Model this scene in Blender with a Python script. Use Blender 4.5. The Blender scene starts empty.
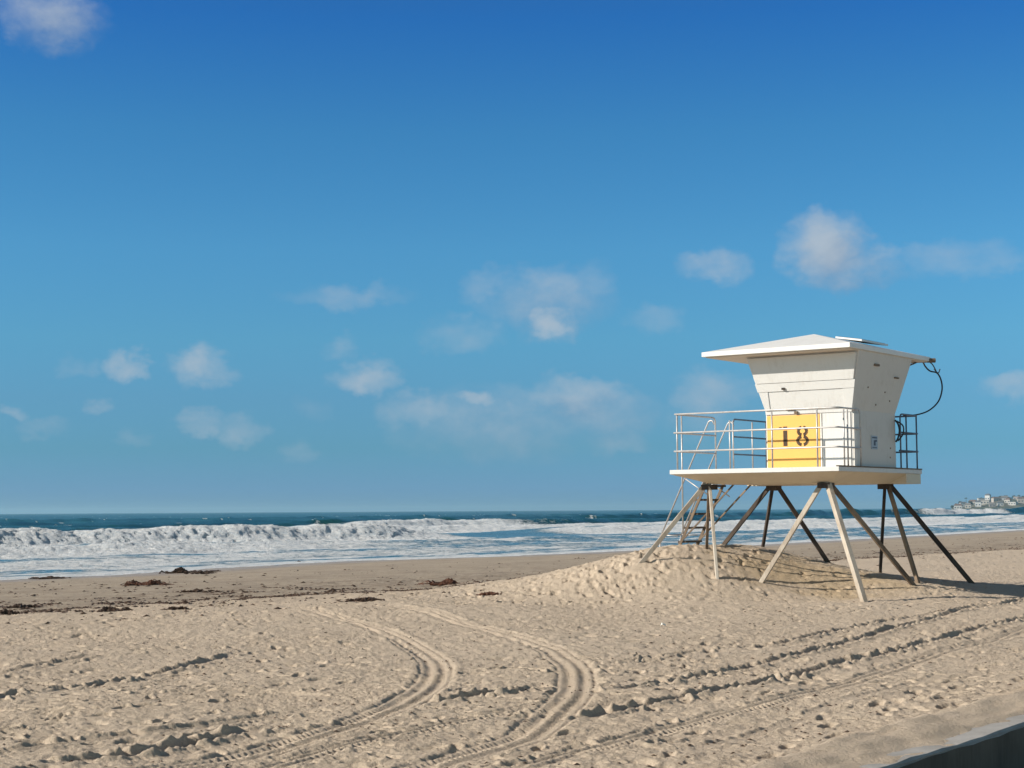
import bpy, bmesh, math, random
import numpy as np
from mathutils import Vector, Matrix, Euler
R = math.radians
random.seed(7); rng = np.random.default_rng(7)
scene = bpy.context.scene
COL = scene.collection

# ------------------------------------------------------------------ camera
F = 1650.0
EYE = 1.65
cam_d = bpy.data.cameras.new('camera'); cam = bpy.data.objects.new('camera', cam_d); COL.objects.link(cam)
cam_d.sensor_width = 36; cam_d.lens = 36*F/1024; cam_d.clip_start = .1; cam_d.clip_end = 60000
PITCH = math.atan(126.5/F)
rot = Matrix.Rotation(math.pi/2+PITCH, 3, 'X') @ Matrix.Rotation(-.006, 3, 'Z')
cam.matrix_world = Matrix.Translation((0, 0, EYE)) @ rot.to_4x4()
scene.camera = cam
def ray(px, py):
    return rot @ Vector((px-512, 384-py, -F))
def ground_at(px, py, z=0.0):
    d = ray(px, py); t = (z-EYE)/d.z
    return (d.x*t, d.y*t)
# beach frame: s runs along the shore (away, to the right), v runs from the camera towards the sea
DS = np.array([math.sin(R(36)), math.cos(R(36))]); DV = np.array([-math.cos(R(36)), math.sin(R(36))])
def sv(x, y): return DS[0]*x+DS[1]*y, DV[0]*x+DV[1]*y
def xy(s, v): return (DS[0]*s+DV[0]*v, DS[1]*s+DV[1]*v)

# ------------------------------------------------------------------ helpers
def tag(o, label=None, cat=None, group=None, kind=None):
    if label: o['label'] = label
    if cat: o['category'] = cat
    if group: o['group'] = group
    if kind: o['kind'] = kind
    return o
def empty(name, loc, rz=0):
    o = bpy.data.objects.new(name, None); COL.objects.link(o); o.location = loc; o.rotation_euler = (0, 0, rz)
    o.empty_display_size = .3
    return o
class MB:
    def __init__(s): s.v = []; s.f = []
    def add(s, vs, fs):
        b = len(s.v); s.v += [tuple(p) for p in vs]; s.f += [tuple(i+b for i in f) for f in fs]; return s
    def hexa(s, p):   # 4 bottom ccw, 4 top ccw
        return s.add(p, [(3,2,1,0), (4,5,6,7), (0,1,5,4), (1,2,6,5), (2,3,7,6), (3,0,4,7)])
    def box(s, a, b):
        x0,y0,z0 = a; x1,y1,z1 = b
        return s.hexa([(x0,y0,z0),(x1,y0,z0),(x1,y1,z0),(x0,y1,z0),(x0,y0,z1),(x1,y0,z1),(x1,y1,z1),(x0,y1,z1)])
    def bar(s, p, q, w, h=None, up=(0,0,1), taper=1.0):
        p = Vector(p); q = Vector(q); h = h or w; d = (q-p).normalized()
        a = d.cross(Vector(up))
        if a.length < 1e-3: a = d.cross(Vector((1,0,0)))
        a.normalize(); b = a.cross(d).normalized()
        out = []
        for c, k in ((p, 1), (q, taper)):
            out += [c+(-a*w-b*h)*.5*k, c+(a*w-b*h)*.5*k, c+(a*w+b*h)*.5*k, c+(-a*w+b*h)*.5*k]
        return s.hexa(out)
    def tube(s, pts, r, n=8):
        pts = [Vector(p) for p in pts]; rings = []; base = len(s.v)
        prev = None
        for i, p in enumerate(pts):
            t = (pts[min(i+1, len(pts)-1)]-pts[max(i-1, 0)]).normalized()
            if prev is None:
                a = t.cross(Vector((0,0,1)))
                if a.length < 1e-2: a = t.cross(Vector((1,0,0)))
            else: a = prev-t*prev.dot(t)
            a.normalize(); prev = a; b = t.cross(a)
            rr = r[i] if hasattr(r, '__len__') else r
            for k in range(n):
                an = 2*math.pi*k/n; s.v.append(tuple(p+(a*math.cos(an)+b*math.sin(an))*rr))
        m = len(pts)
        for i in range(m-1):
            for k in range(n):
                s.f.append((base+i*n+k, base+i*n+(k+1)%n, base+(i+1)*n+(k+1)%n, base+(i+1)*n+k))
        s.f.append(tuple(base+k for k in range(n))[::-1]); s.f.append(tuple(base+(m-1)*n+k for k in range(n)))
        return s
    def build(s, name, mat, parent=None, smooth=False, bevel=0):
        me = bpy.data.meshes.new(name); me.from_pydata(s.v, [], s.f); me.update()
        bm = bmesh.new(); bm.from_mesh(me); bmesh.ops.recalc_face_normals(bm, faces=bm.faces); bm.to_mesh(me); bm.free()
        o = bpy.data.objects.new(name, me); COL.objects.link(o)
        if mat: me.materials.append(mat)
        if parent: o.parent = parent
        if smooth: me.shade_smooth()
        if bevel:
            m = o.modifiers.new('bevel', 'BEVEL'); m.width = bevel; m.segments = 2; m.limit_method = 'ANGLE'
        return o
def round_path(pts, r=.08, n=6):
    pts = [Vector(p) for p in pts]; out = [pts[0]]
    for i in range(1, len(pts)-1):
        a = (pts[i-1]-pts[i]); b = (pts[i+1]-pts[i]); q = min(r, a.length*.45, b.length*.45)
        A = pts[i]+a.normalized()*q; B = pts[i]+b.normalized()*q
        for k in range(n+1):
            t = k/n; out.append(A*(1-t)**2+pts[i]*2*t*(1-t)+B*t*t)
    out.append(pts[-1]); return out
def bez(pts, n=8):   # catmull-rom
    P = [Vector(p) for p in pts]; P = [P[0]*2-P[1]]+P+[P[-1]*2-P[-2]]; out = []
    for i in range(1, len(P)-2):
        for k in range(n):
            t = k/n; a, b, c, d = P[i-1:i+3]
            out.append(.5*((2*b)+(c-a)*t+(2*a-5*b+4*c-d)*t*t+(3*b-a-3*c+d)*t**3))
    out.append(P[-2]); return out

def _hash(ix, iy, seed):
    h = (ix.astype(np.int64)*374761393+iy.astype(np.int64)*668265263+seed*1442695041) & 0xffffffff
    h = ((h ^ (h >> 13))*1274126177) & 0xffffffff
    return ((h ^ (h >> 16)) & 0xffffff)/float(0xffffff)
def noise(x, y, seed=0):
    x0 = np.floor(x); y0 = np.floor(y); fx = x-x0; fy = y-y0
    ux = fx*fx*fx*(fx*(fx*6-15)+10); uy = fy*fy*fy*(fy*(fy*6-15)+10)
    def g(i, j):
        an = _hash(x0+i, y0+j, seed)*2*np.pi
        return np.cos(an)*(fx-i)+np.sin(an)*(fy-j)
    return ((g(0,0)*(1-ux)+g(1,0)*ux)*(1-uy)+(g(0,1)*(1-ux)+g(1,1)*ux)*uy)*1.5
def fbm(x, y, seed=0, oct=4, gain=.5):
    a = 1; t = 0*x; f = 1
    for k in range(oct): t = t+a*noise(x*f+17.3*k, y*f-9.1*k, seed+k); a *= gain; f *= 2.03
    return t
def sstep(a, b, x):
    t = np.clip((x-a)/(b-a), 0, 1); return t*t*(3-2*t)

# ------------------------------------------------------------------ materials
class NT:
    def __init__(s, name):
        s.m = bpy.data.materials.new(name); s.m.use_nodes = True; s.t = s.m.node_tree; s.n = s.t.nodes
        s.b = s.n['Principled BSDF']
    def new(s, ty, **kw):
        o = s.n.new(ty)
        for k, v in kw.items(): setattr(o, k, v)
        return o
    def link(s, a, b): s.t.links.new(a, b)
    def coord(s, kind='Object'): return s.new('ShaderNodeTexCoord').outputs[kind]
    def mapping(s, vec, scale):
        m = s.new('ShaderNodeMapping'); s.link(vec, m.inputs['Vector']); m.inputs['Scale'].default_value = scale; return m.outputs[0]
    def noise(s, vec, scale, detail=4, rough=.55, dist=0):
        n = s.new('ShaderNodeTexNoise'); s.link(vec, n.inputs['Vector'])
        n.inputs['Scale'].default_value = scale; n.inputs['Detail'].default_value = detail
        n.inputs['Roughness'].default_value = rough; n.inputs['Distortion'].default_value = dist
        return n.outputs['Fac']
    def ramp(s, fac, stops):
        r = s.new('ShaderNodeValToRGB'); s.link(fac, r.inputs['Fac']); e = r.color_ramp.elements
        while len(e) < len(stops): e.new(.5)
        for el, (p, c) in zip(e, stops):
            el.position = p; el.color = (c[0], c[1], c[2], 1) if hasattr(c, '__len__') else (c, c, c, 1)
        return r.outputs['Color']
    def mix(s, fac, a, b, mode='MIX'):
        m = s.new('ShaderNodeMix', data_type='RGBA', blend_type=mode)
        for v, i in ((fac, 0), (a, 6), (b, 7)):
            if hasattr(v, 'links') or isinstance(v, bpy.types.NodeSocket): s.link(v, m.inputs[i])
            elif i == 0: m.inputs[0].default_value = v
            else: m.inputs[i].default_value = (*v, 1)
        return m.outputs[2]
    def math(s, op, a, b=0.0, clamp=False):
        m = s.new('ShaderNodeMath', operation=op, use_clamp=clamp)
        for v, i in ((a, 0), (b, 1)):
            if isinstance(v, bpy.types.NodeSocket): s.link(v, m.inputs[i])
            else: m.inputs[i].default_value = v
        return m.outputs[0]
    def attr(s, name): return s.new('ShaderNodeAttribute', attribute_name=name).outputs['Fac']
    def bump(s, h, strength, dist):
        b = s.new('ShaderNodeBump'); s.link(h, b.inputs['Height'])
        b.inputs['Strength'].default_value = strength; b.inputs['Distance'].default_value = dist
        s.link(b.outputs[0], s.b.inputs['Normal'])
    def base(s, c):
        if isinstance(c, bpy.types.NodeSocket): s.link(c, s.b.inputs['Base Color'])
        else: s.b.inputs['Base Color'].default_value = (*c, 1)
    def rough(s, r, spec=.3):
        if isinstance(r, bpy.types.NodeSocket): s.link(r, s.b.inputs['Roughness'])
        else: s.b.inputs['Roughness'].default_value = r
        s.b.inputs['Specular IOR Level'].default_value = spec

def paint(name, c, dirt=.12, grime=(.30,.25,.19), rough=.5, streak=True):
    n = NT(name); co = n.coord()
    f = n.noise(co, 2.3, 6, .65); g = n.noise(n.mapping(co, (9, 9, .7)) if streak else co, 3.0, 5, .7)
    m = n.ramp(n.math('MULTIPLY', n.math('MULTIPLY', f, g), 1.0), [(.26, 0), (.48, 1)])
    spots = n.ramp(n.noise(co, 38, 2, .5), [(.70, 0), (.76, 1)])
    c2 = tuple(a*(1-dirt*2.2)+b*dirt*2.2 for a, b in zip(c, grime))
    n.base(n.mix(n.math('MULTIPLY', spots, .35), n.mix(m, c, c2), grime)); n.rough(rough)
    n.bump(n.noise(co, 60, 3, .6), .12, .004)
    return n.m
def wood(name, c1, c2, rough=.75):
    n = NT(name); co = n.coord()
    g = n.noise(n.mapping(co, (14, 14, 1.2)), 3.2, 6, .65, .4); f = n.noise(co, 1.7, 4)
    n.base(n.mix(n.ramp(n.math('MULTIPLY', f, n.math('ADD', g, .5)), [(.32, 0), (.68, 1)]), c1, c2)); n.rough(rough, .25)
    n.bump(g, .5, .006); return n.m
def plain(name, c, rough=.5, metal=0.0, var=.25, scale=12):
    n = NT(name); f = n.noise(n.coord(), scale, 4, .6)
    n.base(n.mix(n.ramp(f, [(.35, 0), (.7, 1)]), c, tuple(a*(1-var) for a in c))); n.rough(rough, .4); n.b.inputs['Metallic'].default_value = metal
    return n.m
M = {}
M['white'] = paint('white_paint', (.645, .635, .615), .13)
M['roof'] = paint('roof_paint', (.74, .73, .71), .08, streak=False)
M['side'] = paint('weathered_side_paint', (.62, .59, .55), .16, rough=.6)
M['trim'] = paint('trim_paint', (.76, .73, .68), .2)
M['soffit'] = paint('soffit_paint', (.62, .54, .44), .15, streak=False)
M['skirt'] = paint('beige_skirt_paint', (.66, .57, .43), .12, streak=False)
M['yellow'] = paint('yellow_panel_paint', (.86, .46, .115), .07, grime=(.5,.3,.08))
M['numeral'] = paint('numeral_paint', (.055, .028, .012), .1)
M['legwhite'] = wood('whitewashed_leg_wood', (.56, .50, .42), (.34, .28, .22))
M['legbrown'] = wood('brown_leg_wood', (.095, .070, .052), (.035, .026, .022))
M['legmid'] = wood('mid_brown_leg_wood', (.26, .19, .13), (.10, .072, .052))  # mid brown, between the pale and the dark brown leg woods
M['rail'] = plain('galvanised_rail_steel', (.56, .54, .53), .45, .35)
M['raildark'] = plain('shaded_rail_steel', (.13, .17, .23), .5, .3)  # rear rails: their shade painted in as a darker, bluish steel
M['tread'] = wood('ladder_tread_wood', (.16, .12, .09), (.06, .045, .035))
M['black'] = plain('black_rubber', (.02, .022, .026), .5)
M['sign'] = plain('pale_blue_notice', (.40, .47, .56), .5)
M['signink'] = plain('notice_ink', (.05, .07, .12), .5)
M['solar'] = plain('solar_glass', (.05, .06, .09), .25)
M['kelp'] = plain('dried_kelp', (.085, .045, .024), .6, 0, .65, 25)
M['kelpred'] = plain('reddish_kelp', (.15, .060, .030), .6, 0, .5, 25)
M['paper'] = plain('white_paper', (.8, .78, .72), .6, 0, .05)

# ------------------------------------------------------------------ sand heights
P0 = np.array([5.85, 29.6]); DF = np.array([math.cos(R(36)), -math.sin(R(36))])
CX = P0-1.755*DF+1.92*DS
def T(lx, ly): p = CX+lx*DF+ly*DS; return float(p[0]), float(p[1])
jC = (1.755-.53, -1.92+.57); jA = (jC[0]-2.44, jC[1]); jD = (jC[0], jC[1]+2.70); jB = (jA[0], jD[1])
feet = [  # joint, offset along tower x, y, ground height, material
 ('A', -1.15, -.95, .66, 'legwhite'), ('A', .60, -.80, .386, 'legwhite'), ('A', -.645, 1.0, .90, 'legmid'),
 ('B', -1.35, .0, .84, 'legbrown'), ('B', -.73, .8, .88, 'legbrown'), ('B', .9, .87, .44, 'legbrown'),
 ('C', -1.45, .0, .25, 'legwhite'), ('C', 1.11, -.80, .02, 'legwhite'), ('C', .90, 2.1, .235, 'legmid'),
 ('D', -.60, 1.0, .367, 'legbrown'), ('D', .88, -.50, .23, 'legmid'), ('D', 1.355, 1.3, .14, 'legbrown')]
J = dict(A=jA, B=jB, C=jC, D=jD)
mp = [(*T(J[j][0]+a, J[j][1]+b), z) for j, a, b, z, m in feet]
mp += [(3.62, 33.7, .95), (2.64, 34, .72), (1.0, 34, .46), (-.87, 34.3, .10), (4.6, 36.6, .50), (6.5, 37, .25),
       (9.0, 31.2, .02), (8.1, 31.0, .05), (4.6, 28.6, .02), (7.6, 28.2, 0), (1.2, 29, .0), (-1.2, 31, .0), (-2.6, 34.4, .0), (-1, 37.2, .0), (1.5, 37.5, .2), (3, 39.8, 0), (7, 40, 0),
       (9.5, 37, .03), (11, 33.5, 0), (9.8, 29.8, 0), (2.6, 30.9, .35), (1.2, 32, .33), (0, 32.5, .15), (13, 36, 0), (5, 43, 0), (3.4, 27, 0), (-4.5, 32, 0)]
mp = np.array(mp)
SIG = 1.9
def kern(d2): return np.exp(-d2/(2*SIG*SIG))
D2 = ((mp[:, None, :2]-mp[None, :, :2])**2).sum(-1)
W = np.linalg.solve(kern(D2)+.03*np.eye(len(mp)), mp[:, 2])
def mound(x, y):
    t = 0*x
    for (a, b, _), w in zip(mp, W): t = t+w*kern((x-a)**2+(y-b)**2)
    return t
WALLV = 4.15; WALLT = .36; DECKZ = -.27; SEA = -.45
shore_px = [(0, 580), (115, 575), (230, 567.5), (340, 561.5), (500, 556.5), (600, 552), (700, 548), (1024, 530)]
sp = [sv(*ground_at(px, py, SEA)) for px, py in shore_px]
ss = np.array([a for a, b in sp]); sh = np.array([b for a, b in sp])
def shore(s): return np.interp(s, ss, sh)+.5*noise(s/3.1, s*0+.5, 31)+.25*noise(s/.9, s*0+.2, 32)
def base_height(x, y):
    s, v = sv(x, y); vs = np.interp(s, ss, sh)
    z = np.interp(v, [-1e4, 3, 6, 22.3, 24.5], [0.05, .05, .0, 0, -.10])
    t = np.clip((v-24.5)/np.maximum(vs-24.5, 1), 0, None)
    z = np.where(v > 24.5, -.10-(.10*t+.25*t*t), z)
    z = np.where(v > vs, -.45-(v-vs)*.03, z)
    z = np.maximum(z, -4.0)
    z = z+mound(x, y)
    z = z+.035*fbm(x/2.6, y/2.6, 3, 3)*sstep(60, 25, v)*sstep(4, 6, v)
    k = sstep(WALLV+.26, WALLV+.08, v)
    return z*(1-k)+(DECKZ-.02)*k

# tyre tracks, drawn on the ground where the photograph shows them: points, half width, depth, rim, tread
tracks = [
 ([(-60,684),(0,673),(45,664),(85,657),(112,651)], .09, .015, .022, 0),
 ([(-60,711),(0,699),(52,690),(90,686),(150,673),(215,659),(245,649)], .10, .02, .030, 0),
 ([(-80,764),(0,752),(47,745),(100,738),(160,731),(256,718),(330,706)], .14, .022, .016, .009),
 ([(20,775),(62,764),(130,754),(190,742),(256,729),(323,722)], .12, .03, .042, 0),
 ([(288,607),(331,616),(368,626),(396,637),(424,652),(436,667),(430,685),(410,700),(376,715),(318,733),(256,750),(170,768),(90,790)], .19, .014, .012, .014),
 ([(376,605),(431,615),(473,626),(512,637),(542,647),(565,660),(576,675),(572,695),(556,712),(532,730),(505,741),(465,754),(420,768),(370,785)], .20, .014, .012, .014),
 ([(200,784),(276,762),(356,742),(431,727),(512,712),(560,702)], .12, .012, .008, .012),
 ([(395,708),(436,703),(481,696),(530,688),(554,682)], .09, .03, .045, 0),
 ([(575,668),(640,660),(704,650),(768,645),(813,636),(860,626),(888,620),(943,612),(1040,595),(1120,584)], .08, .02, .028, 0),
 ([(594,692),(657,682),(729,669),(768,662),(813,651),(888,631),(923,621),(958,612),(1030,596)], .09, .022, .031, 0),
 ([(545,724),(612,711),(662,701),(707,692),(768,679),(838,663),(898,650),(963,633),(1060,610)], .09, .024, .032, 0),
 ([(480,784),(537,765),(575,752),(637,735),(702,718),(768,704),(818,691),(858,678),(893,668),(943,652),(1060,620)], .15, .014, .009, .012),
 ([(660,755),(768,728),(850,702),(960,668)], .08, .008, .012, 0),
 ([(95,700),(256,690),(356,702)], .08, .012, .018, 0),
]
def resample(pts, n):
    P = [Vector((*ground_at(*p), 0)) for p in pts]; Q = bez(P, n); return np.array([(q.x, q.y) for q in Q])

def polar_grid(az, rad):
    A, Rr = np.meshgrid(az, rad); return Rr*np.sin(A), Rr*np.cos(A)
def az_list(lo, hi, step, outer):
    d = list(np.arange(lo, hi, step)); a = lo; l = []
    st = step
    while a > -180: st = min(st*1.25, outer); a -= st; l.append(max(a, -180))
    a = d[-1]; r = []; st = step
    while a < 180: st = min(st*1.25, outer); a += st; r.append(min(a, 180))
    return np.radians(np.array(l[::-1]+d+r))
def geo(a, b, ratio):
    n = int(math.log(b/a)/math.log(1+ratio)); return list(a*(1+ratio)**np.arange(n))
def grid_mesh(name, X, Y, Z, mat, attrs={}, keep=None):
    nr, nc = X.shape
    me = bpy.data.meshes.new(name)
    co = np.stack([X, Y, Z], -1).reshape(-1, 3).astype(np.float32)
    i = np.arange(nr-1)[:, None]*nc+np.arange(nc-1)[None, :]
    q = np.stack([i, i+1, i+nc+1, i+nc], -1).reshape(-1, 4)
    q = q[:, ::-1]
    if keep is not None:
        k = keep.reshape(-1)[q].any(1); q = q[k]
        used = np.zeros(len(co), bool); used[q.reshape(-1)] = True
        idx = np.cumsum(used)-1; q = idx[q]; co = co[used]; attrs = {a: b.reshape(-1)[used] for a, b in attrs.items()}
    me.vertices.add(len(co)); me.vertices.foreach_set('co', co.reshape(-1))
    me.loops.add(q.size); me.loops.foreach_set('vertex_index', q.reshape(-1).astype(np.int32))
    me.polygons.add(len(q)); me.polygons.foreach_set('loop_start', (np.arange(len(q))*4).astype(np.int32))
    me.update(calc_edges=True); me.validate()
    for a, b in attrs.items():
        at = me.attributes.new(a, 'FLOAT', 'POINT'); at.data.foreach_set('value', b.reshape(-1).astype(np.float32))
    me.shade_smooth(); me.materials.append(mat)
    o = bpy.data.objects.new(name, me); COL.objects.link(o); return o

# ---- sand sheet
az = az_list(-19.5, 20.2, .045, 4)
rad = np.array(geo(.4, 8.6, .12)+geo(8.6, 17.5, .0016)+geo(17.5, 28, .0032)+geo(28, 37, .0024)+geo(37, 48, .006)+geo(48, 130, .011)+geo(130, 9000, .07)+[9000])
X, Y = polar_grid(az, rad)
Z = base_height(X, Y)
S, V = sv(X, Y)
near = (rad < 75)
def on_rows(fn):
    r = np.where(near)[0]; sl = slice(r[0], r[-1]+1); fn(X[sl], Y[sl], sl)
dry = sstep(29, 21.5, V)*sstep(WALLV+.3, WALLV+1.0, V)
mo = mound(X, Y)
def dt(x, y, sl):
    d = dry[sl]
    # soft lumps of trampled sand
    n1 = fbm(x/.62, y/.62, 11, 3, .55); n2 = fbm(x/.17, y/.17, 21, 3, .6)
    tr = sstep(-.25, .35, noise(x/3.7, y/3.7, 77))
    n3 = fbm(x/.06, y/.06, 25, 2, .6)*sstep(30, 14, np.hypot(x, y))
    Z[sl] += d*(.013*n1*(.4+.6*tr)+.0115*n2+.005*n3)
    Z[sl] += (1-d)*.004*n2*(x*x+y*y > 400)
    # low churned ridges on the mound's shoulder
    ch = sstep(.12, .45, mo[sl])*np.exp(-((x-1.9)/2.6)**2)
    Z[sl] += ch*(.012*fbm(x/.34, y/.34, 41, 4, .65))
on_rows(dt)
RR0 = np.hypot(X, Y)
Z += rng.normal(0, 1, Z.shape)*dry*np.interp(RR0, [8, 20, 45, 60], [.0012, .0022, .0035, 0])*np.clip(.8+1.2*noise(X/2.3, Y/2.3, 78), .25, 1.8)
# footprints and scuffs
azmin = az[0]
def pit(cx, cy, L, Wd, ang, dep, rim):
    r = math.hypot(cx, cy); a = math.atan2(cx, cy); ext = (L+Wd)*1.3
    i0, i1 = np.searchsorted(rad, [r-ext, r+ext]); j0, j1 = np.searchsorted(az, [a-ext/r, a+ext/r])
    if i1-i0 < 2 or j1-j0 < 2: return
    x = X[i0:i1, j0:j1]-cx; y = Y[i0:i1, j0:j1]-cy; c, s_ = math.cos(ang), math.sin(ang)
    u = (x*c+y*s_)/L; w = (-x*s_+y*c)/Wd; d = np.sqrt(u*u+w*w)
    h = -dep*(1-sstep(.5, 1.15, d))*(1+.3*u)+rim*np.exp(-((d-1.25)/.28)**2)*(1+.6*u)
    Z[i0:i1, j0:j1] += h*dry[i0:i1, j0:j1]
NP = 9500
pr = 8.8*(62/8.8)**(rng.random(NP)**.62); pa = np.radians(-19+39*rng.random(NP)); px_, py_ = pr*np.sin(pa), pr*np.cos(pa)
pk = rng.random(NP) < .58+1.0*noise(px_/3.0, py_/3.0, 55)
for cx, cy in zip(px_[pk], py_[pk]):
    L = rng.uniform(.09, .14) if rng.random() < .2 else rng.uniform(.04, .10)
    pit(cx, cy, L, L*rng.uniform(.35, .6), rng.normal(R(-20), .8), L*rng.uniform(.20, .45), L*rng.uniform(.0, .08))
for k in range(280):   # prints on the mound shoulder
    cx = rng.normal(2.0, 1.7); cy = rng.normal(31.8, 1.4)
    pit(cx, cy, rng.uniform(.06, .14), rng.uniform(.04, .08), rng.uniform(0, 3), rng.uniform(.02, .05), rng.uniform(.004, .02))
def walk(px0, px1, step=.62):   # a line of footsteps
    a = Vector(ground_at(*px0)); b = Vector(ground_at(*px1)); d = (b-a); n = int(d.length/step); t = d.normalized(); pe = Vector((-t.y, t.x))
    for i in range(n):
        p = a+t*step*i+pe*(.11 if i % 2 else -.11)+Vector((rng.normal(0, .05), rng.normal(0, .05)))
        pit(p.x, p.y, .12, .055, math.atan2(t.y, t.x)+rng.normal(0, .3), rng.uniform(.012, .03), rng.uniform(.006, .014))
for w in [((0,728),(230,695)), ((40,640),(250,598)), ((90,716),(560,660)), ((585,672),(860,600)), ((600,684),(1020,640)), ((560,745),(1000,690)), ((20,660),(330,640)),
          ((300,690),(230,610)), ((760,760),(1010,660)), ((500,600),(900,640)), ((650,740),(700,640)), ((120,620),(500,600)), ((580,690),(760,640))]: walk(*w)
# tracks
tr_mask = np.zeros_like(Z)
for k, (pts, hw, dep, rim, tread) in enumerate(tracks):
    P = resample(pts, 8); ext = hw*3.2
    rr = np.hypot(P[:, 0], P[:, 1]); aa = np.arctan2(P[:, 0], P[:, 1])
    i0, i1 = np.searchsorted(rad, [max(rr.min()-ext, 1), rr.max()+ext]); j0, j1 = np.searchsorted(az, [aa.min()-ext/rr.min(), aa.max()+ext/rr.min()])
    x = X[i0:i1, j0:j1]; y = Y[i0:i1, j0:j1]
    best = np.full(x.shape, 1e9); side = np.zeros(x.shape); along = np.zeros(x.shape); L0 = 0
    seg = P[1:]-P[:-1]; ln = np.hypot(seg[:, 0], seg[:, 1])
    for q in range(len(seg)):
        if ln[q] < 1e-6: continue
        tx, ty = seg[q]/ln[q]; dx = x-P[q, 0]; dy = y-P[q, 1]
        near_m = (np.abs(dx-seg[q,0]/2) < ln[q]/2+ext) & (np.abs(dy-seg[q,1]/2) < ln[q]/2+ext)
        if not near_m.any(): L0 += ln[q]; continue
        dx = dx[near_m]; dy = dy[near_m]
        t = np.clip(dx*tx+dy*ty, 0, ln[q]); ex = dx-t*tx; ey = dy-t*ty; d = np.hypot(ex, ey); sd = np.sign(tx*dy-ty*dx)
        b = best[near_m]; m = d < b
        b = np.where(m, d, b); best[near_m] = b
        sdd = side[near_m]; side[near_m] = np.where(m, sd, sdd); al = along[near_m]; along[near_m] = np.where(m, t+L0, al)
        L0 += ln[q]
    d = best; lat = d*side
    fade = sstep(-.01, 1.0, along)*sstep(L0+.01, L0-1.0, along)
    wob = 1+.28*noise(along/.35, lat*0+k, 90+k)
    hwv = hw*(1+.10*noise(along/.5, lat*0+k*3, 91))
    h = -dep*(1-sstep(hwv*.85, hwv*1.08, d))
    lump = np.clip(.65+1.1*noise(along/.17, side*3+k, 60+k)+.6*noise(along/.5, side*5+k, 61+k)+.5*noise(along/1.9, side*2+k, 62+k)+.35*noise(along/.07, lat/.05, 63), .0, 2.1)
    h += rim*np.exp(-((d-hwv*1.22)/(.035+.1*hw))**2)*lump
    inside = 1-sstep(hwv*.75, hwv*.95, d)
    if tread:
        tr_ = 1-sstep(hwv*.55, hwv*.85, d)
        h += tr_*tread*.8*np.sin((along+np.abs(lat)*.8)*2*np.pi/.078)*np.clip(.5+1.0*noise(along/.7, lat/.12, 33), 0, 1.2)
        h += inside*.009*np.cos(lat/hw*2*np.pi*1.35)
    h *= fade
    cur = Z[i0:i1, j0:j1]; sm = base_height(x, y)
    inn = inside*fade*.65
    Z[i0:i1, j0:j1] = cur*(1-inn)+sm*inn+h*dry[i0:i1, j0:j1]
    tr_mask[i0:i1, j0:j1] = np.maximum(tr_mask[i0:i1, j0:j1], inside*fade)

ns = NT('sand'); co = ns.coord(); geo_n = ns.new('ShaderNodeNewGeometry')
damp = ns.attr('damp'); dug = ns.attr('dug'); trk = ns.attr('track'); wr = ns.attr('wrack')
c0 = ns.mix(ns.ramp(ns.noise(co, .55, 5, .6), [(.35, 0), (.7, 1)]), (.535, .43, .325), (.46, .365, .27))
grain = ns.noise(co, 55, 3, .75)
c0 = ns.mix(ns.ramp(grain, [(.3, 0), (.75, 1)]), c0, (.61, .50, .385))
speck = ns.math('MAXIMUM', ns.ramp(ns.noise(co, 21, 3, .6), [(.63, 0), (.70, 1)]), ns.ramp(ns.noise(ns.mapping(co, (1, 1.6, 1)), 6.5, 4, .7), [(.64, 0), (.70, .8)]))
c0 = ns.mix(ns.math('MULTIPLY', speck, .45), c0, (.16, .11, .07))
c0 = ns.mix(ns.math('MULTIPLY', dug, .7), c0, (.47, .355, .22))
c1 = ns.mix(ns.ramp(ns.noise(ns.mapping(co, (.6, .6, 1)), 1.1, 5, .6), [(.35, 0), (.7, 1)]), (.43, .355, .27), (.34, .275, .21))
c1 = ns.mix(ns.math('MULTIPLY', ns.ramp(ns.noise(co, 9, 5, .7), [(.56, 0), (.66, 1)]), .45), c1, (.13, .085, .055))
c1 = ns.mix(ns.math('MULTIPLY', wr, ns.ramp(ns.noise(co, 3.3, 6, .75), [(.46, 0), (.6, 1)])), c1, (.10, .062, .040))
ns.base(ns.mix(damp, c0, c1))
ns.rough(ns.math('SUBTRACT', .95, ns.math('MULTIPLY', ns.attr('wet'), .6)), .2)
hb = ns.math('ADD', ns.math('MULTIPLY', ns.noise(co, 24, 5, .8), .034), ns.math('MULTIPLY', ns.noise(co, 140, 2, .6), .004))
ns.bump(hb, .9, 1.0)
wob = .8*fbm(S/4.0, V/2.0, 5, 4)
damp_a = sstep(21.6, 25.0, V+wob+.5*fbm(S/.8, V/.5, 15, 3))
shv = shore(S)
wet_a = sstep(shv-7, shv-1.5, V+.6*wob)
wrack = np.exp(-((V-23.6+wob*.6)/.9)**2)+.6*np.exp(-((V-27+wob)/1.8)**2)+.2*np.exp(-((V-32+wob)/2)**2)
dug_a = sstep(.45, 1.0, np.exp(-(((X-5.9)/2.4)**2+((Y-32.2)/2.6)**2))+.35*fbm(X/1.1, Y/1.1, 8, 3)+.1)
sand = grid_mesh('beach_sand', X, Y, Z, ns.m, dict(damp=damp_a, wet=wet_a, wrack=wrack, dug=dug_a, track=tr_mask))
tag(sand, 'pale tan beach sand crossed by tyre tracks and footprints', None, None, 'structure')

iZ = Z
def zat(x, y):
    r = math.hypot(x, y); a = math.atan2(x, y)
    i = min(max(np.searchsorted(rad, r), 1), len(rad)-1); j = min(max(np.searchsorted(az, a), 1), len(az)-1)
    return float(iZ[i, j]+iZ[i-1, j-1])/2

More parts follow.
